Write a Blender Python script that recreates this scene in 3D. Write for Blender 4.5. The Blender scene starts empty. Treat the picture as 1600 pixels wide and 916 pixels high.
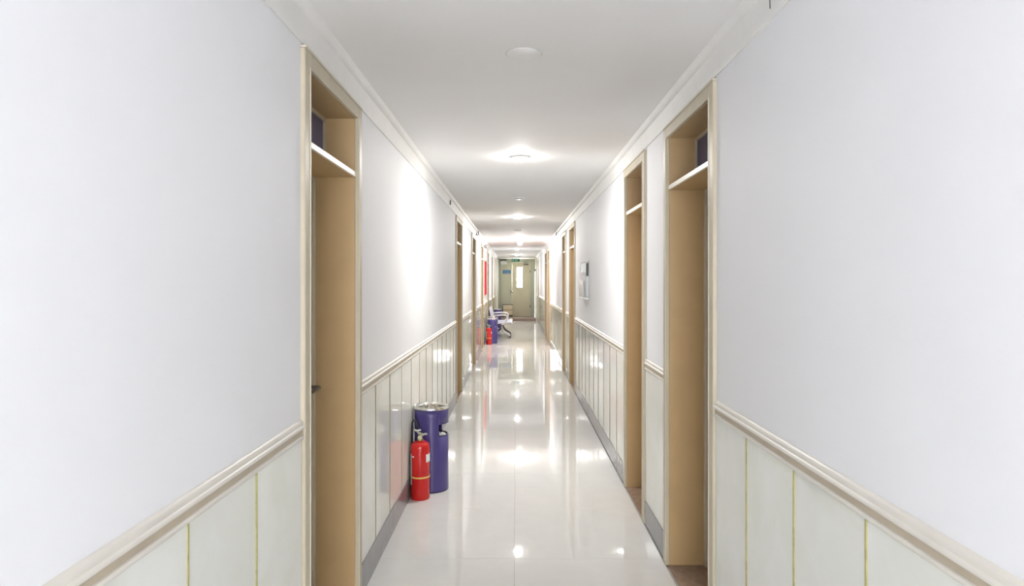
import bpy, bmesh, math, random
from mathutils import Vector, Matrix
random.seed(7)
R = math.radians
PI = math.pi
C = bpy.context.scene.collection
SC = bpy.context.scene

# ------------------------------------------------------------------ camera, world, exposure
cam_d = bpy.data.cameras.new('camera')
cam_d.sensor_width = 36.0
cam_d.lens = 1050.0 / 1600.0 * 36.0
cam_d.shift_x = -6.0 / 1600.0
cam_d.shift_y = -18.0 / 1600.0
cam_d.clip_start = 0.02
cam = bpy.data.objects.new('camera', cam_d)
C.objects.link(cam)
cam.location = (0, 0, 1.5)
cam.rotation_euler = (R(90), 0, 0)
SC.camera = cam

world = bpy.data.worlds.new('world')
SC.world = world
world.use_nodes = True
world.node_tree.nodes['Background'].inputs[0].default_value = (0.85, 0.92, 1.0, 1)
world.node_tree.nodes['Background'].inputs[1].default_value = 1.0

SC.view_settings.view_transform = 'Standard'
SC.view_settings.look = 'None'
SC.view_settings.gamma = 1.0
SC.view_settings.use_curve_mapping = False
SC.view_settings.exposure = 1.56
LAMP = 240.0          # radiance of a lit downlight lens
FRONT_WINDOW = 8.0   # daylight window at the corridor end behind the viewer
END_WINDOW = 14.0     # backlit frosted pane of the end door
ROOM_WINDOW = 3.5     # daylight window of the open side room

# ------------------------------------------------------------------ materials
def mat(name, col, rough=0.5, metal=0.0, noise=0.0, nscale=8.0, bump=0.0, bscale=60.0, vary=0.0,
        col2=None, emit=None, estr=0.0, alpha=1.0, trans=0.0, spec=0.5, stretch=(1, 1, 1)):
    m = bpy.data.materials.new(name)
    m.use_nodes = True
    nt = m.node_tree
    b = nt.nodes['Principled BSDF']
    b.inputs['Base Color'].default_value = (*col, 1)
    b.inputs['Roughness'].default_value = rough
    b.inputs['Metallic'].default_value = metal
    b.inputs['Specular IOR Level'].default_value = spec
    b.inputs['Transmission Weight'].default_value = trans
    tc = nt.nodes.new('ShaderNodeTexCoord')
    mp = nt.nodes.new('ShaderNodeMapping')
    mp.inputs['Scale'].default_value = stretch
    nt.links.new(tc.outputs['Object'], mp.inputs['Vector'])
    oi = nt.nodes.new('ShaderNodeObjectInfo')
    add = nt.nodes.new('ShaderNodeVectorMath'); add.operation = 'MULTIPLY_ADD'
    add.inputs[1].default_value = (37, 19, 11)
    nt.links.new(oi.outputs['Random'], add.inputs[0])
    nt.links.new(mp.outputs[0], add.inputs[2])
    if noise > 0 or vary > 0:
        c2 = col2 if col2 else tuple(c * (1 - noise) for c in col)
        n = nt.nodes.new('ShaderNodeTexNoise')
        n.inputs['Scale'].default_value = nscale
        n.inputs['Detail'].default_value = 6
        n.inputs['Distortion'].default_value = 0.6
        nt.links.new(add.outputs[0], n.inputs['Vector'])
        mr = nt.nodes.new('ShaderNodeMapRange')
        mr.inputs[1].default_value = 0.35; mr.inputs[2].default_value = 0.7
        nt.links.new(n.outputs[0], mr.inputs[0])
        mx = nt.nodes.new('ShaderNodeMix'); mx.data_type = 'RGBA'
        mx.inputs[6].default_value = (*col, 1); mx.inputs[7].default_value = (*c2, 1)
        nt.links.new(mr.outputs[0], mx.inputs[0])
        out = mx.outputs[2]
        if vary > 0:
            hv = nt.nodes.new('ShaderNodeHueSaturation')
            mv = nt.nodes.new('ShaderNodeMapRange')
            mv.inputs[3].default_value = 1 - vary; mv.inputs[4].default_value = 1 + vary * 0.4
            nt.links.new(oi.outputs['Random'], mv.inputs[0])
            nt.links.new(mv.outputs[0], hv.inputs['Value'])
            nt.links.new(out, hv.inputs['Color'])
            out = hv.outputs[0]
        nt.links.new(out, b.inputs['Base Color'])
    if bump > 0:
        n2 = nt.nodes.new('ShaderNodeTexNoise')
        n2.inputs['Scale'].default_value = bscale
        n2.inputs['Detail'].default_value = 3
        nt.links.new(add.outputs[0], n2.inputs['Vector'])
        bp = nt.nodes.new('ShaderNodeBump')
        bp.inputs['Strength'].default_value = bump
        bp.inputs['Distance'].default_value = 0.01
        nt.links.new(n2.outputs[0], bp.inputs['Height'])
        nt.links.new(bp.outputs[0], b.inputs['Normal'])
    if emit:
        b.inputs['Emission Color'].default_value = (*emit, 1)
        b.inputs['Emission Strength'].default_value = estr
    b.inputs['Alpha'].default_value = alpha
    return m

M = {}
M['plaster'] = mat('white_wall_paint', (0.89, 0.895, 0.92), 0.6, noise=0.02, nscale=1.6, bump=0.06, bscale=5)
M['ceiling'] = mat('ceiling_paint', (0.92, 0.915, 0.905), 0.7, noise=0.02, nscale=1.2, bump=0.05, bscale=3)
M['crown'] = mat('cornice_paint', (0.83, 0.825, 0.805), 0.55, noise=0.05, nscale=5, bump=0.08, bscale=12)
M['rail'] = mat('cream_rail_paint', (0.78, 0.745, 0.68), 0.3, noise=0.06, nscale=6)
M['groove'] = mat('tan_groove_paint', (0.56, 0.48, 0.37), 0.4, noise=0.1, nscale=9)
M['panel'] = mat('wall_panel_marble', (0.87, 0.88, 0.845), 0.06, noise=0.01, nscale=5, col2=(0.81, 0.825, 0.75), vary=0.04, spec=0.3)
M['joint'] = mat('olive_joint', (0.46, 0.42, 0.16), 0.5, noise=0.3, nscale=30)
M['joint_far'] = mat('grey_joint', (0.34, 0.32, 0.18), 0.5, noise=0.3, nscale=30)
M['base'] = mat('grey_skirting_tile', (0.255, 0.26, 0.27), 0.16, noise=0.12, nscale=14, vary=0.06)
M['tile'] = mat('polished_floor_tile', (0.785, 0.782, 0.765), 0.025, noise=0.035, nscale=7, vary=0.02, spec=0.28)
M['grout'] = mat('grout', (0.42, 0.40, 0.38), 0.6, noise=0.2, nscale=20)
M['jamb'] = mat('tan_door_paint', (0.54, 0.375, 0.19), 0.38, noise=0.05, nscale=9, bump=0.03, bscale=200)
M['casing'] = mat('beige_casing_paint', (0.58, 0.515, 0.39), 0.42, noise=0.08, nscale=9)
M['casing_edge'] = mat('cream_edge_paint', (0.83, 0.78, 0.68), 0.35, noise=0.04)
M['casing_bead'] = mat('light_casing_bead', (0.66, 0.61, 0.49), 0.4, noise=0.06)
M['leaf'] = mat('brown_door_leaf', (0.58, 0.44, 0.25), 0.4, noise=0.08, nscale=12, stretch=(1, 1, 0.2))
M['blue_pane'] = mat('dark_blue_pane', (0.075, 0.08, 0.21), 0.3, noise=0.25, nscale=3)
M['steel'] = mat('brushed_steel', (0.62, 0.61, 0.58), 0.28, 1.0, noise=0.08, nscale=20)
M['dark_steel'] = mat('dark_steel', (0.17, 0.16, 0.15), 0.4, 0.6, noise=0.1)
M['brown_stone'] = mat('brown_stone', (0.34, 0.25, 0.185), 0.35, noise=0.4, nscale=22, col2=(0.24, 0.16, 0.12))
M['purple'] = mat('violet_bin_paint', (0.072, 0.056, 0.225), 0.30, noise=0.06, nscale=4)
M['black'] = mat('black_plastic', (0.012, 0.012, 0.014), 0.4, noise=0.1)
M['chrome'] = mat('chrome_rim', (0.78, 0.77, 0.74), 0.14, 1.0, noise=0.06, nscale=12)
M['ash'] = mat('ash_sand', (0.50, 0.47, 0.41), 0.8, noise=0.5, nscale=60, bump=0.4, bscale=160)
M['bag'] = mat('white_bag', (0.8, 0.8, 0.82), 0.4, noise=0.1, nscale=15, bump=0.5, bscale=30)
M['cigarette'] = mat('filter_orange', (0.62, 0.36, 0.15), 0.7, noise=0.2, nscale=40)
M['red'] = mat('extinguisher_red', (0.60, 0.014, 0.012), 0.22, noise=0.05, nscale=5)
M['brass'] = mat('olive_brass', (0.42, 0.40, 0.24), 0.35, 0.7, noise=0.15, nscale=20)
M['grey_lever'] = mat('pale_grey_lever', (0.58, 0.60, 0.58), 0.35, 0.4, noise=0.1)
M['yellow'] = mat('yellow_band', (0.80, 0.62, 0.16), 0.45, noise=0.06)
M['white'] = mat('white_label', (0.80, 0.80, 0.82), 0.4, noise=0.06, nscale=30)
M['bench'] = mat('pale_lilac_steel', (0.68, 0.67, 0.80), 0.32, 0.15, noise=0.05)
M['bench_white'] = mat('white_steel', (0.80, 0.79, 0.80), 0.3, 0.1, noise=0.05)
M['board_red'] = mat('red_board', (0.58, 0.02, 0.035), 0.9, noise=0.08, nscale=5, spec=0.05)
M['end_door'] = mat('pale_olive_door', (0.68, 0.62, 0.46), 0.4, noise=0.08, nscale=3)
M['end_green'] = mat('pale_green_leaf', (0.61, 0.60, 0.47), 0.4, noise=0.08, nscale=3)
M['end_frame'] = mat('grey_green_frame', (0.53, 0.54, 0.42), 0.4, noise=0.1, nscale=4)
M['cream'] = mat('cream_trim', (0.78, 0.76, 0.68), 0.4, noise=0.05)
M['sign_blue'] = mat('blue_plate', (0.09, 0.24, 0.46), 0.35, noise=0.05)
M['sign_text'] = mat('pale_blue_print', (0.45, 0.60, 0.75), 0.4, noise=0.05)
M['sign_green'] = mat('green_sign', (0.005, 0.05, 0.022), 0.6, noise=0.05, emit=(0.02, 0.30, 0.12), estr=0.06)
M['sign_white'] = mat('lit_sign_marks', (0.36, 0.62, 0.46), 0.6, noise=0.03, emit=(0.55, 1.0, 0.75), estr=0.10)
M['sign_case'] = mat('sign_case', (0.10, 0.19, 0.13), 0.3, noise=0.06)
M['lens'] = mat('lit_lens', (0.9, 0.9, 0.9), 0.4, emit=(1.0, 0.975, 0.94), estr=LAMP)
M['lamp_white'] = mat('lamp_ring_white', (0.80, 0.80, 0.79), 0.35, noise=0.04)
M['lamp_grey'] = mat('unlit_lens_grey', (0.62, 0.62, 0.60), 0.3, noise=0.05)
M['lamp_dark'] = mat('lamp_gap_dark', (0.20, 0.20, 0.19), 0.5, noise=0.1)
M['end_pane'] = mat('backlit_frosted_pane', (0.9, 0.9, 0.9), 0.3, emit=(0.98, 0.98, 1.0), estr=END_WINDOW)
M['front_pane'] = mat('bright_daylight_pane', (0.9, 0.9, 0.9), 0.3, emit=(0.97, 0.975, 1.0), estr=FRONT_WINDOW)
M['room_pane'] = mat('daylight_pane', (0.9, 0.9, 0.9), 0.3, emit=(0.97, 0.98, 1.0), estr=ROOM_WINDOW)
M['cabinet'] = mat('cream_cabinet', (0.78, 0.65, 0.45), 0.4, noise=0.07, nscale=8)
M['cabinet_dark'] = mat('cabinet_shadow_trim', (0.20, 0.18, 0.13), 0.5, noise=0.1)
M['acrylic'] = mat('pale_grey_acrylic', (0.72, 0.76, 0.74), 0.12, noise=0.05, nscale=5)
M['dark_edge'] = mat('dark_holder_edge', (0.06, 0.07, 0.065), 0.3, noise=0.1)
M['wire'] = mat('dark_wire', (0.10, 0.10, 0.09), 0.5, noise=0.1)

# ------------------------------------------------------------------ helpers
def bx(bm, x0, x1, y0, y1, z0, z1):
    vs = [bm.verts.new(p) for p in ((x0, y0, z0), (x1, y0, z0), (x1, y1, z0), (x0, y1, z0),
                                    (x0, y0, z1), (x1, y0, z1), (x1, y1, z1), (x0, y1, z1))]
    for f in ((0, 3, 2, 1), (4, 5, 6, 7), (0, 1, 5, 4), (1, 2, 6, 5), (2, 3, 7, 6), (3, 0, 4, 7)):
        bm.faces.new([vs[i] for i in f])
    return bm

def box(x0, x1, y0, y1, z0, z1, bev=0.0, seg=1):
    bm = bx(bmesh.new(), min(x0, x1), max(x0, x1), min(y0, y1), max(y0, y1), min(z0, z1), max(z0, z1))
    if bev > 0:
        bmesh.ops.bevel(bm, geom=list(bm.edges), offset=bev, segments=seg, affect='EDGES', profile=0.6)
    return bm

def lathe(prof, n=32, cx=0, cy=0, bm=None, cap0=False, cap1=False):
    bm = bm or bmesh.new()
    rows = []
    for r, z in prof:
        if r < 1e-6:
            rows.append([bm.verts.new((cx, cy, z))])
        else:
            rows.append([bm.verts.new((cx + r * math.cos(2 * PI * k / n), cy + r * math.sin(2 * PI * k / n), z)) for k in range(n)])
    for a, b in zip(rows, rows[1:]):
        for k in range(n):
            k2 = (k + 1) % n
            if len(a) == 1 and len(b) == 1: continue
            if len(a) == 1: bm.faces.new((a[0], b[k2], b[k]))
            elif len(b) == 1: bm.faces.new((a[k], a[k2], b[0]))
            else: bm.faces.new((a[k], a[k2], b[k2], b[k]))
    if cap0 and len(rows[0]) > 1: bm.faces.new(list(reversed(rows[0])))
    if cap1 and len(rows[-1]) > 1: bm.faces.new(rows[-1])
    return bm

def tube(pts, r, n=10, bm=None, smooth=0):
    bm = bm or bmesh.new()
    pts = [Vector(p) for p in pts]
    for _ in range(smooth):
        q = [pts[0]]
        for a, b in zip(pts, pts[1:]):
            q += [a * 0.75 + b * 0.25, a * 0.25 + b * 0.75]
        q.append(pts[-1]); pts = q
    rings = []
    up = None
    for i, p in enumerate(pts):
        d = (pts[min(i + 1, len(pts) - 1)] - pts[max(i - 1, 0)]).normalized()
        if up is None:
            up = Vector((0, 0, 1)) if abs(d.z) < 0.9 else Vector((0, 1, 0))
        a = d.cross(up).normalized(); b = a.cross(d).normalized(); up = b
        rings.append([bm.verts.new(p + a * (r * math.cos(2 * PI * k / n)) + b * (r * math.sin(2 * PI * k / n))) for k in range(n)])
    for A, B in zip(rings, rings[1:]):
        for k in range(n):
            bm.faces.new((A[k], A[(k + 1) % n], B[(k + 1) % n], B[k]))
    bm.faces.new(list(reversed(rings[0]))); bm.faces.new(rings[-1])
    return bm

def prism(prof, y0, y1, bm=None):
    """closed profile of (x, z) extruded along y"""
    bm = bm or bmesh.new()
    a = [bm.verts.new((x, y0, z)) for x, z in prof]
    b = [bm.verts.new((x, y1, z)) for x, z in prof]
    n = len(prof)
    for k in range(n):
        bm.faces.new((a[k], a[(k + 1) % n], b[(k + 1) % n], b[k]))
    bm.faces.new(list(reversed(a))); bm.faces.new(b)
    return bm

def patch(r, a0, a1, z0, z1, n=10, th=0.0008):
    """curved label hugging a cylinder of radius r"""
    bm = bmesh.new()
    g = []
    for rr in (r, r + th):
        g.append([[bm.verts.new((rr * math.cos(a0 + (a1 - a0) * k / n), rr * math.sin(a0 + (a1 - a0) * k / n), z)) for k in range(n + 1)] for z in (z0, z1)])
    for k in range(n):
        bm.faces.new((g[1][0][k], g[1][0][k + 1], g[1][1][k + 1], g[1][1][k]))
        bm.faces.new((g[0][0][k + 1], g[0][0][k], g[0][1][k], g[0][1][k + 1]))
        bm.faces.new((g[0][0][k], g[0][0][k + 1], g[1][0][k + 1], g[1][0][k]))
        bm.faces.new((g[1][1][k], g[1][1][k + 1], g[0][1][k + 1], g[0][1][k]))
    for k in (0, n):
        bm.faces.new((g[0][0][k], g[1][0][k], g[1][1][k], g[0][1][k]))
    return bm

def mesh_from(bm, name, m, smooth=False):
    bmesh.ops.recalc_face_normals(bm, faces=list(bm.faces))
    me = bpy.data.meshes.new(name)
    bm.to_mesh(me); bm.free()
    me.materials.append(m)
    if smooth:
        for p in me.polygons: p.use_smooth = True
        try: me.set_sharp_from_angle(angle=R(40))
        except Exception: pass
    return me

def obj(name, bm, m, parent=None, smooth=False, loc=None, label=None):
    me = mesh_from(bm, name, m, smooth)
    o = bpy.data.objects.new(name, me)
    C.objects.link(o)
    if parent: o.parent = parent
    if loc: o.location = loc
    if label: o['label'] = label
    return o

def inst(name, me, parent, loc, rot=(0, 0, 0), scale=(1, 1, 1)):
    o = bpy.data.objects.new(name, me)
    C.objects.link(o); o.parent = parent
    o.location = loc; o.rotation_euler = rot; o.scale = scale
    return o

def tag(o, label, cat=None, group=None, kind=None):
    o['label'] = label
    if cat: o['category'] = cat
    if group: o['group'] = group
    if kind: o['kind'] = kind
    return o

def struct(name, bm, m, label, cat, smooth=False, loc=None):
    o = obj(name, bm, m, None, smooth, loc)
    return tag(o, label, cat, None, 'structure')

def thing(name, label, cat, loc=(0, 0, 0), rz=0, group=None, kind=None):
    o = bpy.data.objects.new(name, None)
    o.empty_display_size = 0.05
    C.objects.link(o)
    o.location = loc; o.rotation_euler = (0, 0, rz)
    return tag(o, label, cat, group, kind)

def dup(root, loc, rz=None, label=None):
    r = root.copy(); C.objects.link(r); r.location = loc
    if rz is not None: r.rotation_euler = (0, 0, rz)
    if label: r['label'] = label
    for ch in list(root.children):
        c = ch.copy(); C.objects.link(c); c.parent = r
        for g in list(ch.children):
            d = g.copy(); C.objects.link(d); d.parent = c
    return r

def text_bm(s, size, depth=0.001):
    cu = bpy.data.curves.new('text', 'FONT')
    cu.body = s; cu.size = size; cu.extrude = depth; cu.align_x = 'LEFT'
    o = bpy.data.objects.new('text', cu)
    C.objects.link(o)
    dg = bpy.context.evaluated_depsgraph_get()
    me = bpy.data.meshes.new_from_object(o.evaluated_get(dg))
    bm = bmesh.new(); bm.from_mesh(me)
    bpy.data.objects.remove(o); bpy.data.meshes.remove(me); bpy.data.curves.remove(cu)
    return bm

# ------------------------------------------------------------------ dimensions (metres; y runs down the corridor)
XL, XR = -0.739, 0.803          # finished wall faces (panel face)
PL, PR = -0.744, 0.808          # plaster faces
CEIL = 2.44
Y0, Y1 = -3.2, 25.4
WT = 0.26                       # wall thickness
HEAD = 2.256                    # underside of the door head
CW = 0.062                      # casing width
RAIL0, RAIL1 = 0.957, 1.02
BASE = 0.145

LD = [(2.385, 3.120), (8.335, 9.13), (11.33, 12.20), (14.36, 15.09), (17.56, 18.22), (20.42, 21.12), (23.28, 24.08)]
RD = [(2.765, 3.550), (4.215, 4.895), (9.15, 10.01), (10.82, 11.49), (15.82, 16.78), (17.36, 18.36), (23.45, 24.30)]

# ------------------------------------------------------------------ floor with tiles
floor = struct('floor', box(-1.05, 1.11, Y0 - 0.2, Y1 + 0.05, -0.15, -0.004), M['grout'],
               'polished off-white tiled corridor floor', 'floor')
tileL = mesh_from(box(-0.7405, -0.0008, -0.3992, 0.3992, -0.004, 0.0, 0.0006), 'tile', M['tile'])
tileR = mesh_from(box(0.0008, 0.7992, -0.3992, 0.3992, -0.004, 0.0, 0.0006), 'tile', M['tile'])
y = 3.637 - 0.4 - 0.8 * 8
while y - 0.4 < Y1:
    for me in (tileL, tileR):
        sc = 1.0; yy = y
        if y + 0.4 > Y1:
            sc = (Y1 - (y - 0.4)) / 0.8; yy = (y - 0.4 + Y1) / 2
        inst('tile', me, floor, (-0.008, yy, 0),
             (R(random.uniform(-0.02, 0.02)), R(random.uniform(-0.03, 0.03)), 0), (1, sc, 1))
    y += 0.8

# ------------------------------------------------------------------ ceiling and plaster walls
struct('ceiling', box(-1.05, 1.11, Y0 - 0.2, Y1 + 0.3, CEIL, CEIL + 0.12), M['ceiling'],
       'plain white painted corridor ceiling', 'ceiling')

def wall_mesh(xin, xout, doors):
    bm = bmesh.new()
    a = Y0
    for d0, d1 in doors:
        bx(bm, min(xin, xout), max(xin, xout), a, d0 - 0.03, 0.0, CEIL)
        bx(bm, min(xin, xout), max(xin, xout), d0 - 0.03, d1 + 0.03, HEAD + 0.03, CEIL)
        a = d1 + 0.03
    bx(bm, min(xin, xout), max(xin, xout), a, Y1 + 0.05, 0.0, CEIL)
    return bm
wall_l = struct('wall_left', wall_mesh(PL, PL - WT, LD), M['plaster'],
                'white painted left wall over pale panelled wainscot', 'wall')
wall_r = struct('wall_right', wall_mesh(PR, PR + WT, RD), M['plaster'],
                'white painted right wall over pale panelled wainscot', 'wall')
fw0, fw1, fz0, fz1 = -0.62, 0.68, 0.75, 2.30
bm = bmesh.new()
bx(bm, -1.05, fw0, Y0 - 0.2, Y0, 0, CEIL); bx(bm, fw1, 1.11, Y0 - 0.2, Y0, 0, CEIL)
bx(bm, fw0, fw1, Y0 - 0.2, Y0, 0, fz0); bx(bm, fw0, fw1, Y0 - 0.2, Y0, fz1, CEIL)
struct('wall_front', bm, M['plaster'], 'white wall with a window closing the corridor behind the viewer', 'wall')
win2 = thing('window_2', 'daylit corridor window behind the viewer', 'window', (0, Y0, 0), kind='structure')
obj('pane', box(fw0, fw1, -0.08, -0.07, fz0, fz1), M['front_pane'], win2)
for xx in (fw0, (fw0 + fw1) / 2 - 0.02, fw1 - 0.04):
    obj('mullion', box(xx, xx + 0.04, -0.10, -0.03, fz0, fz1), M['lamp_white'], win2)
for zz in (fz0, fz1 - 0.04):
    obj('frame_rail', box(fw0 + 0.04, fw1 - 0.04, -0.099, -0.031, zz, zz + 0.04), M['lamp_white'], win2)

# wainscot panels, joint strips, skirting tiles, dado rails
PAN = 0.394
pan_me = mesh_from(box(-0.0035, 0.0035, -PAN / 2, PAN / 2, BASE - 0.01 - 0.55, RAIL0 + 0.012 - 0.55, 0.0010), 'panel', M['panel'])
joint_me = mesh_from(box(-0.0045, 0.0045, -0.0038, 0.0038, BASE - 0.01, RAIL0 + 0.002, 0.0015), 'joint_strip', M['joint'])
joint_far_me = mesh_from(box(-0.0045, 0.0045, -0.0038, 0.0038, BASE - 0.01, RAIL0 + 0.002, 0.0015), 'joint_strip', M['joint_far'])
base_me = mesh_from(box(-0.006, 0.006, -0.399, 0.399, 0, BASE, 0.0012), 'skirting_tile', M['base'])

rail_prof = [(0.0, RAIL0), (0.010, RAIL0), (0.0125, RAIL0 + 0.003), (0.0125, RAIL0 + 0.009), (0.0105, RAIL0 + 0.012), (0.007, RAIL0 + 0.013),
             (0.007, RAIL0 + 0.031), (0.0105, RAIL0 + 0.033), (0.0145, RAIL0 + 0.035), (0.016, RAIL0 + 0.039),
             (0.0145, RAIL0 + 0.044), (0.0105, RAIL0 + 0.047), (0.0095, RAIL0 + 0.056), (0.006, RAIL0 + 0.063), (0.0, RAIL1 + 0.003)]

def sections(doors):
    out = []; a = Y0
    for d0, d1 in doors:
        out.append((a, d0 - CW)); a = d1 + CW
    out.append((a, Y1))
    return out

LJ = {0: 1.911, 1: 3.535}
RJ = {0: 1.938, 2: 5.34}
trim_n = 0
for side, doors, xin, wall, anchors in ((-1, LD, PL, wall_l, LJ), (1, RD, PR, wall_r, RJ)):
    nm = 'left' if side < 0 else 'right'
    bb = thing('baseboard_' + nm, 'grey tiled skirting along the foot of the %s wall' % nm, 'baseboard', kind='structure')
    for si, (a, b) in enumerate(sections(doors)):
        # rail of this section
        trim_n += 1
        prof = [(xin - side * p, z) for p, z in rail_prof]
        if b - a > 0.05:
            where = ('in front of the first %s door' % nm if si == 0 else
                     'beyond the last %s door' % nm if si == len(doors) else
                     'between %s doors %d and %d from the viewer' % (nm, si, si + 1))
            tr = tag(obj('trim_%d' % trim_n, prism(prof, a, b - 0.0), M['rail'], None, True),
                'cream moulded dado rail %s' % where, 'dado rail', None, 'structure')
            obj('groove_line', box(xin - side * 0.006, xin - side * 0.0078, a, b, RAIL0 + 0.014, RAIL0 + 0.031), M['groove'], tr, label='tan groove line')
        # panels
        lo = max(a, -1.2)
        anc = anchors.get(si, a + 0.36)
        js = []
        if side > 0 and si == 1:
            js = []
        else:
            k = math.ceil((lo + 0.03 - anc) / 0.4)
            yj = anc + 0.4 * k
            while yj < b - 0.03:
                js.append(yj); yj += 0.4
        bounds = [lo] + js + [b]
        for p0, p1 in zip(bounds, bounds[1:]):
            w = p1 - p0 - 0.0050
            o = inst('panel', pan_me, wall, (xin - side * 0.0020, (p0 + p1) / 2, 0.55),
                     (0, R(random.gauss(0, 0.035)), R(random.gauss(0, 0.16))), (1, w / PAN, 1))
        for yj in js:
            inst('joint_strip', joint_me if yj < 3.2 else joint_far_me, wall, (xin - side * 0.0040, yj, 0))
        # skirting
        ys = lo
        g = 0.8
        while ys < b - 0.01:
            ye = min(ys + g, b)
            inst('skirting_tile', base_me, bb, (xin - side * 0.0055, (ys + ye) / 2, 0), (0, 0, 0), (1, (ye - ys) / 0.8, 1))
            ys = ye

# crown cornices
crown_prof = [(0.0, 2.326), (0.006, 2.326), (0.010, 2.334), (0.013, 2.350), (0.018, 2.385), (0.024, 2.402),
              (0.026, 2.408), (0.032, 2.410), (0.040, 2.416), (0.047, 2.428), (0.051, CEIL), (0.0, CEIL)]
for side, xin in ((-1, PL), (1, PR)):
    nm = 'left' if side < 0 else 'right'
    trim_n += 1
    tag(obj('trim_%d' % trim_n, prism([(xin - side * p, z) for p, z in crown_prof], Y0, Y1), M['crown'], None, True),
        'white cornice moulding along the top of the %s wall' % nm, 'cornice', None, 'structure')

# ------------------------------------------------------------------ doors in both walls
def door(n, side, xin, d0, d1, label, opened=False):
    """recessed doorway; side -1 left wall, +1 right wall. u = depth into the wall"""
    t = thing('door_%d' % n, label, 'door', (xin, (d0 + d1) / 2, 0), kind='structure')
    w = d1 - d0; h0, h1 = -w / 2, w / 2
    def X(u): return side * u
    # casing on the wall face
    pr = -0.016
    for s in (-1, 1):
        e = h0 if s < 0 else h1
        obj('casing', box(X(pr), X(0.004), e, e + s * CW, 0, HEAD + 0.055, 0.003), M['casing'], t)
        obj('casing_bead', box(X(pr - 0.003), X(pr + 0.001), e + s * 0.001, e + s * 0.008, 0, HEAD, 0.001), M['casing_bead'], t)
    obj('head_casing', box(X(pr), X(0.004), h0 - 0.0, h1 + 0.0, HEAD, HEAD + 0.055, 0.003), M['casing'], t)
    obj('head_bead', box(X(pr - 0.004), X(0.0), h0 - CW, h1 + CW, HEAD + 0.055, HEAD + 0.064, 0.002), M['casing_bead'], t)
    # lining
    for e, e2 in ((h0 - 0.028, h0), (h1, h1 + 0.028)):
        obj('jamb', box(X(0.004), X(WT), e, e2, 0, HEAD + 0.028, 0.0015), M['jamb'], t)
    obj('head_lining', box(X(0.004), X(WT), h0, h1, HEAD, HEAD + 0.028), M['jamb'], t)
    # transom shelf with its painted nosing
    obj('transom_bar', box(X(0.008), X(WT), h0, h1, 1.984, 2.006), M['jamb'], t)
    obj('nosing', box(X(-0.004), X(0.008), h0 + 0.001, h1 - 0.001, 1.983, 2.007, 0.002), M['casing_edge'], t, label='cream painted front edge of the transom shelf')
    # transom window
    for zz in ((2.006, 2.022), (HEAD - 0.016, HEAD)):
        obj('transom_frame', box(X(0.138), X(0.165), h0, h1, zz[0], zz[1]), M['casing'], t)
    for e, e2 in ((h0, h0 + 0.014), (h1 - 0.014, h1)):
        obj('transom_frame', box(X(0.138), X(0.165), e, e2, 2.022, HEAD - 0.016), M['casing'], t)
    obj('transom_pane', box(X(0.148), X(0.154), h0 + 0.014, h1 - 0.014, 2.022, HEAD - 0.016), M['blue_pane'], t, label='dark blue transom pane')
    # door stop
    for s, e in ((1, h0), (-1, h1)):
        obj('door_stop', box(X(0.183), X(0.197), e, e + s * 0.028, 0.0, 1.984, 0.002), M['casing'], t)
    obj('door_stop', box(X(0.183), X(0.197), h0 + 0.028, h1 - 0.028, 1.962, 1.984, 0.002), M['casing'], t)
    # brown stone threshold
    obj('threshold', box(X(-0.004), X(WT), h0, h1, -0.003, 0.002), M['brown_stone'], t, label='brown speckled stone threshold')
    # leaf with handle
    if not opened:
        lf = obj('door_leaf', box(X(0.199), X(0.241), h0 + 0.002, h1 - 0.002, 0.006, 1.982, 0.002), M['leaf'], t)
        for z0, z1 in ((0.18, 0.92), (1.12, 1.84)):
            obj('raised_panel', box(X(0.193), X(0.2), h0 + 0.12, h1 - 0.12, z0, z1, 0.004), M['leaf'], lf)
        hy = h1 - 0.075 if side < 0 else h0 + 0.165
        hb = tube([(X(0.200), hy, 1.02), (X(0.150), hy, 1.02), (X(0.144), hy - 0.012, 1.02), (X(0.144), hy - 0.11, 1.018)], 0.009, 8)
        hb2 = box(X(0.193), X(0.2), hy - 0.02, hy + 0.02, 0.93, 1.08, 0.003)
        obj('handle', hb, M['dark_steel'], lf, True)
        obj('escutcheon', hb2, M['dark_steel'], lf)
    else:
        # leaf swung into the room, lying along the room side of the wall
        lf = obj('door_leaf', box(X(WT + 0.02), X(WT + 0.06), h1 + 0.05, h1 + 0.05 + w, 0.006, 1.982, 0.002), M['leaf'], t)
        obj('handle', tube([(X(WT + 0.06), h1 + w - 0.03, 1.02), (X(WT + 0.11), h1 + w - 0.03, 1.02), (X(WT + 0.11), h1 + w - 0.14, 1.02)], 0.009, 8), M['dark_steel'], lf, True)
    return t

ordn = ['nearest', 'second', 'third', 'fourth', 'fifth', 'sixth', 'farthest']
extra_l = {0: 'with a dark blue transom pane and lever handle', 1: 'just past the big violet bin',
           2: 'standing open, daylight falling through it', 3: 'just before the red board',
           4: 'partly behind the steel bench', 5: 'past the steel bench', 6: 'close to the end of the corridor'}
extra_r = {0: 'with a dark blue transom pane', 1: 'beside the single narrow wainscot panel',
           2: 'just past the clear leaflet holder', 3: 'of a close pair halfway along', 4: 'nearer of a far pair',
           5: 'farther of a far pair', 6: 'close to the end of the corridor'}
for i, (a, b) in enumerate(LD):
    door(i + 1, -1, PL, a, b, '%s tan doorway in the left wall, %s' % (ordn[i], extra_l[i]), i == 2)
for i, (a, b) in enumerate(RD):
    door(i + 8, 1, PR, a, b, '%s tan doorway in the right wall, %s' % (ordn[i], extra_r[i]))

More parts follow.
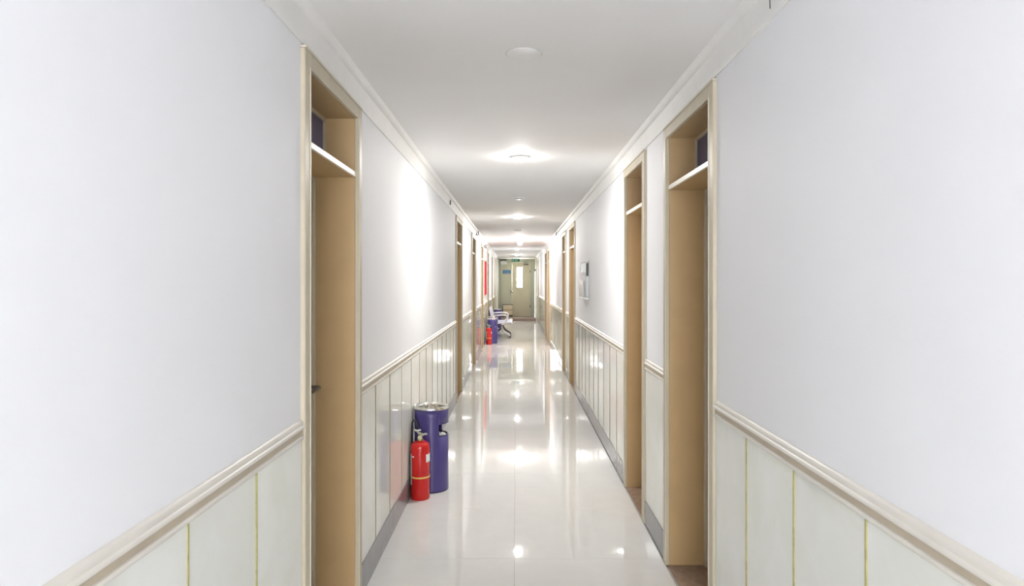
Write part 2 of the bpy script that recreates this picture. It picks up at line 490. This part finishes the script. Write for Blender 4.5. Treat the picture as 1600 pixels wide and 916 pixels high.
# ------------------------------------------------------------------ side room behind the open door (daylit)
rx0, rx1, ry0, ry1 = -6.6, PL - WT, 9.9, 13.7
struct('floor_room', box(rx0, rx1 - 0.001, ry0, ry1, -0.1, -0.001), M['tile'], 'pale floor of the daylit side room', 'floor')
struct('ceiling_room', box(rx0, rx1 - 0.001, ry0, ry1, CEIL, CEIL + 0.1), M['ceiling'], 'white ceiling of the daylit side room', 'ceiling')
struct('wall_room_near', box(rx0, rx1 - 0.001, ry0 - 0.1, ry0, 0, CEIL), M['plaster'], 'white near wall of the daylit side room', 'wall')
struct('wall_room_far', box(rx0, rx1 - 0.001, ry1, ry1 + 0.1, 0, CEIL), M['plaster'], 'white far wall of the daylit side room', 'wall')
wy0, wy1, wz0, wz1 = 11.05, 12.4, 1.0, 2.3
bm = bmesh.new()
bx(bm, rx0 - 0.2, rx0, ry0 - 0.1, wy0, 0, CEIL); bx(bm, rx0 - 0.2, rx0, wy1, ry1 + 0.1, 0, CEIL)
bx(bm, rx0 - 0.2, rx0, wy0, wy1, 0, wz0); bx(bm, rx0 - 0.2, rx0, wy0, wy1, wz1, CEIL)
struct('wall_room_outer', bm, M['plaster'], 'white outer wall of the side room around its window', 'wall')
win = thing('window_1', 'wide daylit window of the side room', 'window', (rx0, 0, 0), kind='structure')
obj('pane', box(-0.11, -0.10, wy0, wy1, wz0, wz1), M['room_pane'], win)
for q in range(3):
    yy = wy0 + (wy1 - wy0) * q / 2
    obj('mullion', box(-0.12, -0.06, max(wy0, yy - 0.025), min(wy1, yy + 0.025), wz0, wz1), M['lamp_white'], win)
for zz in (wz0, wz1 - 0.04):
    obj('frame_rail', box(-0.12, -0.06, wy0 + 0.025, wy1 - 0.025, zz, zz + 0.04), M['lamp_white'], win)

# ------------------------------------------------------------------ alcove with the end door
AL, AR, AY, ST = -0.690, 0.765, 27.0, 0.10
HB = 2.395
struct('wall_alcove_left', box(AL - 0.30, AL, Y1 + 0.05, AY + 0.2, 0, CEIL), M['end_frame'], 'grey-green left side of the end door recess', 'wall')
struct('wall_alcove_right', box(AR, AR + 0.30, Y1 + 0.05, AY + 0.2, 0, CEIL), M['end_frame'], 'grey-green right side of the end door recess', 'wall')
struct('ceiling_alcove', box(AL, AR, Y1 + 0.05, AY + 0.2, HB, CEIL), M['cream'], 'low ceiling of the end door recess', 'ceiling')
stp = struct('floor_step', box(AL, AR, Y1 + 0.035, AY + 0.2, -0.1, ST - 0.02), M['brown_stone'], 'brown stone step below the end door', 'step')
obj('tread', box(AL + 0.001, AR - 0.001, Y1 + 0.02, AY - 0.001, ST - 0.02, ST, 0.003), M['brown_stone'], stp)
trim_n += 1
bm = bmesh.new()
bx(bm, XL - 0.004, AL, Y1, Y1 + 0.05, 0, CEIL); bx(bm, AR, XR + 0.004, Y1, Y1 + 0.05, 0, CEIL)
bx(bm, AL, AR, Y1, Y1 + 0.05, HB, CEIL)
struct('trim_%d' % trim_n, bm, M['cream'], 'cream frame around the recess at the corridor end', 'trim')

ed = thing('door_15', 'pale olive double door with a narrow bright window at the corridor end', 'door', (0, AY, ST), kind='structure')
LX0, LXM, LX1 = -0.566, -0.154, 0.566
DT = 2.25 - ST
obj('frame_panel', box(AL, LX0, -0.03, 0.12, 0, HB - ST), M['end_frame'], ed)
obj('frame_panel', box(LX1, AR, -0.03, 0.12, 0, HB - ST), M['end_frame'], ed)
obj('frame_head', box(LX0, LX1, -0.03, 0.12, DT, HB - ST), M['end_frame'], ed)
for x in (LX0, LX1):
    obj('frame_bead', box(x - 0.012, x + 0.012, -0.045, -0.03, 0, DT + 0.012, 0.003), M['cream'], ed)
lf = obj('left_leaf', box(LX0 + 0.004, LXM - 0.003, -0.005, 0.04, 0.01, DT - 0.004, 0.003), M['end_green'], ed, label='narrow grey-green leaf with a blue plate')
rl = bmesh.new()
WX0, WX1, WZ0, WZ1 = 0.039, 0.265, 1.27 - ST, 2.066 - ST
bx(rl, LXM + 0.003, WX0, -0.005, 0.04, 0.01, DT - 0.004); bx(rl, WX1, LX1 - 0.004, -0.005, 0.04, 0.01, DT - 0.004)
bx(rl, WX0, WX1, -0.005, 0.04, 0.01, WZ0); bx(rl, WX0, WX1, -0.005, 0.04, WZ1, DT - 0.004)
rf = obj('right_leaf', rl, M['end_door'], ed, label='wide pale olive leaf with a narrow window')
obj('window_pane', box(WX0, WX1, 0.012, 0.022, WZ0, WZ1), M['end_pane'], rf, label='bright frosted window pane')
bm = bmesh.new()
bx(bm, WX0 - 0.02, WX0, -0.015, 0.0, WZ0 - 0.02, WZ1 + 0.02); bx(bm, WX1, WX1 + 0.02, -0.015, 0.0, WZ0 - 0.02, WZ1 + 0.02)
bx(bm, WX0, WX1, -0.015, 0.0, WZ0 - 0.02, WZ0); bx(bm, WX0, WX1, -0.015, 0.0, WZ1, WZ1 + 0.02)
obj('window_bead', bm, M['end_door'], rf)
obj('handle', tube([(-0.185, -0.005, 0.965), (-0.185, -0.055, 0.965), (-0.10, -0.06, 0.965)], 0.012, 8), M['dark_steel'], lf, True)
obj('escutcheon', box(-0.21, -0.165, -0.012, -0.004, 0.88, 1.06, 0.003), M['dark_steel'], lf)
for z in (0.35, 1.75):
    obj('hinge', tube([(LX1 + 0.002, -0.048, z), (LX1 + 0.002, -0.048, z + 0.10)], 0.012, 8), M['dark_steel'], rf)
# closer on the right leaf
obj('door_closer', box(0.30, 0.50, -0.07, -0.005, DT - 0.09, DT - 0.03, 0.006), M['dark_steel'], rf)
obj('closer_arm', tube([(0.33, -0.07, DT - 0.03), (0.30, -0.16, DT + 0.02), (0.45, -0.04, DT + 0.03)], 0.010, 6), M['dark_steel'], rf)
# blue plate (own thing: screwed plate)
pl = thing('name_plate', 'small blue lettered plate on the left leaf of the end door', 'sign', (-0.366, AY - 0.012, 1.891))
obj('plate', box(-0.162, 0.162, -0.004, 0.006, -0.070, 0.070, 0.003), M['sign_blue'], pl)
# wall behind the end door
struct('wall_end', box(AL - 0.3, AR + 0.3, AY + 0.2, AY + 0.3, 0, CEIL), M['plaster'], 'wall behind the end door', 'wall')

# emergency lamp box at the top left of the recess
eb = thing('emergency_light_box', 'white emergency light box high on the left beside the end door', 'emergency light', (-0.49, AY - 0.03, 2.18))
obj('housing', box(-0.125, 0.125, -0.11, 0.0, 0.0, 0.135, 0.008), M['white'], eb)
for s in (-0.07, 0.07):
    obj('lamp_head', lathe([(0.0, 0.14), (0.03, 0.14), (0.042, 0.152), (0.042, 0.168), (0.0, 0.172)], 16, s, -0.07), M['dark_steel'], eb, True)
cp = thing('cable_pipe', 'grey cable conduit running along the top left of the end recess', 'conduit', (-0.60, AY - 0.046, 2.377))
obj('pipe', tube([(-0.085, -1.45, 0.0), (-0.07, -0.04, 0.0), (0.24, 0.0, 0.0)], 0.014, 8), M['dark_steel'], cp, True)
obj('clip', box(-0.09, -0.052, -0.75, -0.71, -0.018, 0.024), M['dark_steel'], cp)

# exit sign hanging in front of the recess
ex = thing('exit_sign', 'green lit exit sign hanging from the ceiling before the end door', 'exit sign', (-0.006, 25.30, 2.243))
obj('housing', box(-0.152, 0.152, -0.012, 0.012, 0.0, 0.117, 0.004), M['sign_case'], ex)
fc = obj('face', box(-0.146, 0.146, -0.0145, -0.011, 0.008, 0.111, 0.001), M['sign_green'], ex)
def put_text(s, size, x, z, parent, m, yy):
    b = text_bm(s, size)
    bmesh.ops.transform(b, matrix=Matrix.Translation((x, yy, z)) @ Matrix.Rotation(R(90), 4, 'X'), verts=list(b.verts))
    return obj('lettering', b, m, parent)
put_text('安全出口', 0.036, -0.045, 0.062, fc, M['sign_white'], -0.0155)
put_text('EXIT', 0.034, -0.018, 0.022, fc, M['sign_white'], -0.0155)
bm = lathe([(0.0, -0.001), (0.010, -0.001), (0.010, 0.001), (0.0, 0.001)], 12)
bmesh.ops.transform(bm, matrix=Matrix.Translation((-0.088, -0.0155, 0.094)) @ Matrix.Rotation(R(90), 4, 'X'), verts=list(bm.verts))
for pts in ([(-0.092, 0.082), (-0.100, 0.055)], [(-0.092, 0.080), (-0.074, 0.070), (-0.066, 0.078)], [(-0.094, 0.080), (-0.112, 0.074), (-0.116, 0.060)],
            [(-0.100, 0.055), (-0.084, 0.042), (-0.088, 0.022)], [(-0.100, 0.055), (-0.110, 0.038), (-0.128, 0.034)]):
    tube([(p[0], -0.0155, p[1]) for p in pts], 0.0052, 6, bm)
obj('running_figure', bm, M['sign_white'], fc)
for s in (-0.11, 0.11):
    obj('hanger_rod', tube([(s, 0, 0.117), (s, 0, CEIL - 2.243)], 0.004, 6), M['steel'], ex)

# ------------------------------------------------------------------ ceiling lamps
XC = 0.033
def downlight(y, label, lit, style=0, group=None):
    t = thing('ceiling_downlight', label, 'ceiling light', (XC, y, CEIL), group=group)
    if lit:
        obj('trim_ring', lathe([(0.058, -0.001), (0.058, -0.010), (0.061, -0.014), (0.066, -0.012), (0.074, -0.003), (0.074, 0.0)], 36), M['lamp_white'], t, True)
        obj('lens', lathe([(0.058, -0.012), (0.056, -0.018), (0.046, -0.023), (0.028, -0.027), (0.0, -0.028)], 32), M['lens'], t, True)
    elif style == 0:
        obj('cover_plate', lathe([(0.072, 0.0), (0.072, -0.003), (0.070, -0.004), (0.0, -0.004)], 40), M['ceiling'], t, True)
        obj('plate_gap', lathe([(0.072, -0.0005), (0.0755, -0.0005), (0.0755, -0.0015), (0.072, -0.0015)], 40), M['lamp_grey'], t, True)
    else:
        obj('trim_ring', lathe([(0.052, -0.001), (0.052, -0.012), (0.058, -0.016), (0.068, -0.012), (0.074, -0.003), (0.074, 0.0)], 36), M['lamp_white'], t, True)
        obj('dark_gap', lathe([(0.040, -0.006), (0.052, -0.006), (0.052, -0.003), (0.040, -0.003)], 36), M['lamp_dark'], t, True)
        obj('lens', lathe([(0.040, -0.002), (0.040, -0.016), (0.030, -0.020), (0.0, -0.021)], 32), M['lamp_grey'], t, True)
    return t
downlight(2.77, 'flat round white blank plate in the ceiling nearest the viewer', False, 0)
downlight(5.06, 'largest-looking lit round downlight, nearest in view', True)
downlight(7.53, 'unlit round downlight with dark gap, between two lit ones', False, 1)
downlight(9.77, 'second lit round downlight from the viewer', True)
downlight(12.3, 'small unlit round downlight halfway along the ceiling', False, 1)
t5 = downlight(15.1, 'lit downlight with a pale globe bulb hanging out of it', True)
obj('globe_bulb', lathe([(0.0, -0.125), (0.030, -0.118), (0.047, -0.098), (0.050, -0.080), (0.042, -0.058), (0.022, -0.040), (0.020, -0.020)], 24, 0.055, 0.0), M['lens'], t5, True)
downlight(19.35, 'lit round downlight above the steel bench', True)
downlight(23.5, 'farthest lit round downlight, just before the exit sign', True)

# ------------------------------------------------------------------ violet ash bins
def make_bin(name, label, loc, rz=0.0, H=0.584):
    t = thing(name, label, 'bin', loc, rz, 'violet ash bins along the left wall')
    r = 0.123; n = 50
    zs = [0.004, 0.02, 0.20, 0.395, 0.482, 0.54, H]
    bm = bmesh.new()
    rows = [[bm.verts.new((r * math.cos(2 * PI * k / n), r * math.sin(2 * PI * k / n), z)) for k in range(n)] for z in zs]
    for i in range(len(zs) - 1):
        for k in range(n):
            if i == 3 and (k < 8 or k >= n - 8): continue
            bm.faces.new((rows[i][k], rows[i][(k + 1) % n], rows[i + 1][(k + 1) % n], rows[i + 1][k]))
    body = obj('body', bm, M['purple'], t, True)
    sm = body.modifiers.new('solid', 'SOLIDIFY'); sm.thickness = 0.003; sm.offset = -1
    obj('foot_ring', lathe([(0.118, 0.0), (0.121, 0.0), (0.1235, 0.006), (0.118, 0.012), (0.0, 0.012)], n), M['black'], t, True)
    obj('rim', lathe([(0.108, H + 0.004), (0.114, H + 0.016), (0.122, H + 0.020), (0.1265, H + 0.015), (0.127, H + 0.003), (0.1235, H - 0.001), (0.118, H + 0.001)], n), M['chrome'], t, True)
    obj('ash_pan', lathe([(0.119, H - 0.006), (0.112, H - 0.001), (0.102, H - 0.004), (0.0, H - 0.005), (0.0, H - 0.03), (0.119, H - 0.03)], n), M['ash'], t, True)
    gr = bmesh.new()
    lathe([(0.100, H + 0.003), (0.104, H + 0.003), (0.104, H + 0.007), (0.100, H + 0.007), (0.100, H + 0.003)], 40, bm=gr)
    lathe([(0.050, H + 0.003), (0.054, H + 0.003), (0.054, H + 0.007), (0.050, H + 0.007), (0.050, H + 0.003)], 32, bm=gr)
    for k in range(10):
        a = 2 * PI * k / 10
        tube([(0.020 * math.cos(a), 0.020 * math.sin(a), H + 0.005), (0.102 * math.cos(a), 0.102 * math.sin(a), H + 0.005)], 0.0022, 6, gr)
    obj('grate', gr, M['steel'], t, True)
    obj('liner', lathe([(0.117, 0.30), (0.117, 0.392), (0.119, 0.394), (0.119, 0.40), (0.1145, 0.40), (0.1145, 0.31), (0.0, 0.31)], n), M['black'], t, True)
    obj('shelf_plate', lathe([(0.0, 0.492), (0.119, 0.492), (0.119, 0.486), (0.0, 0.486)], n), M['purple'], t, True)
    bm = bmesh.new()
    bmesh.ops.create_icosphere(bm, subdivisions=3, radius=0.038)
    for v in bm.verts:
        d = v.co.normalized()
        f = 1 + 0.16 * math.sin(9 * d.x + 2) * math.sin(8 * d.y) + 0.12 * math.sin(11 * d.z + 3 * d.x)
        v.co = Vector((0.068 + d.x * 0.038 * f, 0.01 + d.y * 0.06 * f, 0.375 + d.z * 0.030 * f))
    obj('rubbish_bag', bm, M['bag'], t, True)
    return t
bin1 = make_bin('ash_bin', 'large violet ash bin with chrome rim beside the nearest red extinguisher', (-0.612, 4.87, 0))
for i, (x, y0, k) in enumerate([(-0.045, -0.03, 0.7), (0.038, -0.025, 2.2), (0.052, 0.01, 0.3), (-0.01, 0.045, 1.2)]):
    b = tube([(x, y0, 0.5955), (x + 0.026 * math.cos(k), y0 + 0.026 * math.sin(k), 0.596)], 0.004, 7)
    o = tag(obj('cigarette_end', b, M['cigarette'] if i % 2 else M['dark_steel'], None, True, (-0.612, 4.87, 0)),
            ['dark cigarette end at the left of the near ash bin top', 'orange cigarette end at the front right of the near ash bin top', 'dark cigarette end at the far right of the near ash bin top', 'orange cigarette end at the back of the near ash bin top'][i], 'cigarette end', 'cigarette ends on the ash bin')
dup(bin1, (-0.564, 16.32, 0), 0.0, 'far violet ash bin directly behind the second red extinguisher')
dup(bin1, (-0.579, 17.12, 0), 0.05, 'violet ash bin between another violet bin and the steel bench')
dup(bin1, (-0.595, 21.95, 0), 0.4, 'farthest violet ash bin, seen past the back of the steel bench')

# ------------------------------------------------------------------ fire extinguishers
def make_ext(label, loc, rz=0.0):
    t = thing('fire_extinguisher', label, 'fire extinguisher', loc, rz, 'red fire extinguishers along the left wall')
    r = 0.0655
    obj('cylinder', lathe([(0.0, 0.004), (0.052, 0.004), (0.058, 0.0), (0.062, 0.0), (r, 0.008), (r, 0.350), (0.0645, 0.364), (0.060, 0.376),
                           (0.050, 0.387), (0.034, 0.394), (0.019, 0.397), (0.019, 0.404), (0.0, 0.404)], 40), M['red'], t, True)
    v = obj('valve', lathe([(0.0, 0.400), (0.021, 0.400), (0.021, 0.410), (0.015, 0.413), (0.015, 0.436), (0.018, 0.440), (0.018, 0.448), (0.0, 0.450)], 20), M['brass'], t, True)
    lv = bmesh.new()
    tube([(-0.012, -0.004, 0.425), (0.006, -0.012, 0.430), (0.028, -0.022, 0.447), (0.050, -0.026, 0.450)], 0.0075, 8, lv)
    obj('carry_handle', lv, M['grey_lever'], v, True)
    lv = bmesh.new()
    tube([(0.004, 0.0, 0.446), (-0.012, -0.006, 0.452), (-0.022, -0.012, 0.468), (-0.040, -0.02, 0.476)], 0.0070, 8, lv)
    tube([(-0.022, -0.012, 0.468), (0.006, -0.014, 0.474)], 0.0065, 8, lv)
    obj('squeeze_lever', lv, M['grey_lever'], v, True)
    g = lathe([(0.0, -0.006), (0.014, -0.006), (0.015, 0.0), (0.013, 0.006), (0.0, 0.006)], 18)
    bmesh.ops.transform(g, matrix=Matrix.Translation((0.0, -0.024, 0.424)) @ Matrix.Rotation(R(90), 4, 'X'), verts=list(g.verts))
    obj('gauge', g, M['brass'], v, True)
    obj('hose', tube([(0.0, 0.014, 0.428), (-0.012, 0.030, 0.45), (-0.028, 0.034, 0.51), (-0.044, 0.030, 0.538), (-0.060, 0.026, 0.52),
                      (-0.063, 0.024, 0.45), (-0.064, 0.030, 0.36), (-0.064, 0.036, 0.22)], 0.0070, 8, smooth=2), M['black'], t, True)
    obj('nozzle', tube([(-0.064, 0.036, 0.22), (-0.064, 0.038, 0.13)], 0.0095, 10), M['black'], t, True)
    obj('band', lathe([(r, 0.149), (r + 0.0022, 0.150), (r + 0.0022, 0.158), (r, 0.159)], 40), M['yellow'], t, True, label='yellow band')
    obj('side_label', patch(r, R(150), R(213), 0.10, 0.313), M['white'], t, label='white label')
    obj('small_tag', patch(r, R(315), R(372), 0.258, 0.312), M['white'], t, label='small white tag')
    obj('mark', patch(r, R(222), R(236), 0.292, 0.302), M['white'], t, label='small white mark')
    return t
e1 = make_ext('near red fire extinguisher with yellow band beside the large violet bin', (-0.662, 4.655, 0))
dup(e1, (-0.64, 15.98, 0), R(8), 'far red fire extinguisher in front of the far violet bin')

# ------------------------------------------------------------------ steel bench on the left
be = thing('waiting_bench', 'pale lilac steel waiting bench with loop arms against the left wall', 'bench', (0, 18.45, 0))
sp = [(-0.700, 0.800), (-0.692, 0.790), (-0.668, 0.70), (-0.635, 0.58), (-0.600, 0.48), (-0.570, 0.432), (-0.530, 0.408), (-0.470, 0.400),
      (-0.36, 0.408), (-0.22, 0.426), (-0.14, 0.434), (-0.105, 0.428), (-0.092, 0.410), (-0.090, 0.385)]
def shell(a, b):
    bm = bmesh.new()
    th = 0.018
    n = len(sp)
    top, bot = [], []
    for i, (x, z) in enumerate(sp):
        p0 = Vector(sp[max(i - 1, 0)]); p1 = Vector(sp[min(i + 1, n - 1)])
        d = (p1 - p0).normalized(); nn = Vector((d.y, -d.x))
        top.append((x, z)); bot.append((x + nn.x * -0 - abs(0), z))
        bot[-1] = (x + nn.x * th, z + nn.y * th)
    prof = top + list(reversed(bot))
    return prism(prof, a, b, bm)
for k in range(3):
    obj('seat_shell', shell(-0.74 + 0.5 * k, -0.74 + 0.48 + 0.5 * k), M['bench'], be, True)
obj('beam', box(-0.42, -0.34, -0.74, 0.74, 0.325, 0.378, 0.006), M['dark_steel'], be)
for s in (-0.755, 0.755):
    obj('armrest', tube([(-0.635, s, 0.60), (-0.50, s, 0.612), (-0.33, s, 0.612), (-0.245, s, 0.60), (-0.215, s, 0.545), (-0.235, s, 0.46), (-0.30, s, 0.40), (-0.37, s, 0.36)], 0.019, 10, smooth=2), M['bench_white'], be, True)
for s, mm in ((-0.48, 'bench_white'), (0.48, 'dark_steel')):
    lg = obj('leg', tube([(-0.38, s, 0.335), (-0.36, s, 0.22), (-0.29, s, 0.13), (-0.15, s, 0.055)], 0.024, 10, smooth=1), M[mm], be, True)
    obj('rear_leg', tube([(-0.36, s, 0.22), (-0.45, s, 0.14), (-0.62, s, 0.06)], 0.024, 10, smooth=1), M[mm], lg, True)
    for x in (-0.15, -0.62):
        obj('foot', lathe([(0.0, 0.0), (0.026, 0.0), (0.026, 0.010), (0.012, 0.020), (0.012, 0.062), (0.0, 0.066)], 14, x, s), M['dark_steel'], lg, True)

# ------------------------------------------------------------------ wall pieces
rb = thing('notice_board', 'tall-looking plain red board on the left wall past the fourth door', 'board', (PL, 15.90, 1.16))
obj('sheet', box(0.004, 0.022, -0.66, 0.66, 0.02, 0.82), M['board_red'], rb)
for z in (0.0, 0.82):
    obj('rail', box(0.0, 0.028, -0.68, 0.68, z, z + 0.02, 0.003), M['steel'], rb)
for s in (-0.68, 0.66):
    obj('stile', box(0.0, 0.028, s, s + 0.02, 0.02, 0.82, 0.003), M['steel'], rb)

tw = thing('emergency_light', 'small twin-headed emergency light above the red board', 'emergency light', (PL, 15.55, 2.18))
obj('housing', box(0.0, 0.06, -0.11, 0.11, 0.0, 0.085, 0.006), M['grey_lever'], tw)
for s in (-0.085, 0.085):
    g = lathe([(0.0, -0.035), (0.028, -0.035), (0.042, 0.0), (0.042, 0.022), (0.036, 0.026), (0.0, 0.022)], 18)
    bmesh.ops.transform(g, matrix=Matrix.Translation((0.045, s, 0.125)) @ Matrix.Rotation(R(80), 4, 'X'), verts=list(g.verts))
    obj('lamp_head', g, M['dark_steel'], tw, True)
    obj('bracket', tube([(0.035, s, 0.08), (0.045, s, 0.125)], 0.008, 6), M['dark_steel'], tw)

lh = thing('leaflet_holder', 'clear grey leaflet holder on the right wall before the third door', 'leaflet holder', (PR, 7.74, 1.30))
obj('back_plate', box(-0.012, 0.0, -0.26, 0.27, 0.02, 0.42, 0.003), M['acrylic'], lh)
obj('pocket', prism([(-0.012, 0.02), (-0.055, 0.02), (-0.060, 0.21), (-0.054, 0.212), (-0.049, 0.03), (-0.012, 0.03)], -0.255, 0.265), M['acrylic'], lh)
obj('leaflets', box(-0.044, -0.016, -0.20, 0.22, 0.032, 0.30), M['white'], lh, label='white leaflets standing in the pocket')
obj('side_strip', box(-0.026, 0.0, -0.270, -0.260, 0.26, 0.405, 0.002), M['dark_edge'], lh, label='dark near edge')
obj('side_strip', box(-0.026, 0.0, -0.270, -0.260, 0.03, 0.26, 0.002), M['acrylic'], lh)
obj('side_strip', box(-0.034, 0.0, 0.27, 0.285, 0.02, 0.42, 0.003), M['acrylic'], lh)
obj('top_strip', box(-0.020, 0.0, -0.285, 0.285, 0.42, 0.435, 0.003), M['lamp_white'], lh)
obj('bottom_ledge', box(-0.062, 0.0, -0.31, 0.285, 0.0, 0.02, 0.003), M['lamp_white'], lh)

def wire(label, pts, r=0.006):
    tag(obj('cable_stub', tube(pts, r, 7, smooth=1), M['wire'], None, True), label, 'cable')
wire('thin dark cable stub hooked over the left cornice past the second door', [(-0.700, 12.4, 2.445), (-0.692, 12.4, 2.42), (-0.690, 12.4, 2.375), (-0.705, 12.35, 2.345)], 0.008)
wire('short thick cable stub below the left cornice beside the hooked one', [(-0.728, 12.3, 2.40), (-0.720, 12.3, 2.375), (-0.722, 12.3, 2.345)], 0.012)
wire('thin dark cable stub on the right cornice, nearer of two', [(0.770, 12.6, 2.44), (0.757, 12.6, 2.43), (0.755, 12.6, 2.395), (0.762, 12.6, 2.365)], 0.008)
wire('thin dark cable stub on the right cornice, farther of two', [(0.770, 15.0, 2.44), (0.757, 15.0, 2.43), (0.757, 15.0, 2.39), (0.766, 15.0, 2.36)], 0.008)
wire('thin grey cable stub on the right cornice near the viewer', [(0.793, 2.08, 2.425), (0.785, 2.08, 2.40), (0.787, 2.08, 2.345)], 0.0018)
wire('small grey cable stub on the left cornice before the second door', [(-0.727, 7.4, 2.405), (-0.718, 7.4, 2.385), (-0.722, 7.4, 2.345)], 0.007)

# two-drawer cabinet by the end door
cb = thing('drawer_cabinet', 'low cream two-drawer cabinet beside the end door', 'cabinet', (-0.315, 26.72, ST))
obj('plinth', box(-0.19, 0.19, -0.18, 0.20, 0.0, 0.075), M['cabinet_dark'], cb)
obj('carcass', box(-0.20, 0.20, -0.20, 0.22, 0.075, 0.475, 0.003), M['cabinet_dark'], cb)
obj('top', box(-0.205, 0.205, -0.225, 0.222, 0.475, 0.492, 0.003), M['cabinet_dark'], cb)
for z in (0.083, 0.282):
    dr = obj('drawer', box(-0.19, 0.192, -0.222, -0.20, z, z + 0.184, 0.004), M['cabinet'], cb)
    obj('pull', box(-0.05, 0.05, -0.232, -0.222, z + 0.15, z + 0.165, 0.002), M['steel'], dr)

# tall narrow white panel on the right of the recess
wp = thing('tall_panel', 'tall narrow white panel standing against the right side of the end recess', 'panel', (0.735, 26.0, ST))
obj('board', box(-0.028, 0.028, -0.36, 0.36, 0.02, 1.84, 0.003), M['acrylic'], wp)
obj('edge_strip', box(-0.028, 0.028, -0.375, -0.36, 0.0, 1.85, 0.003), M['steel'], wp)
obj('top_bracket', box(-0.034, 0.028, -0.395, -0.33, 1.79, 1.87, 0.004), M['dark_steel'], wp)
obj('latch', box(-0.042, -0.028, -0.20, -0.14, 0.20, 0.30, 0.003), M['dark_steel'], wp)
obj('foot', box(-0.028, 0.028, -0.36, 0.36, 0.0, 0.02), M['dark_steel'], wp)
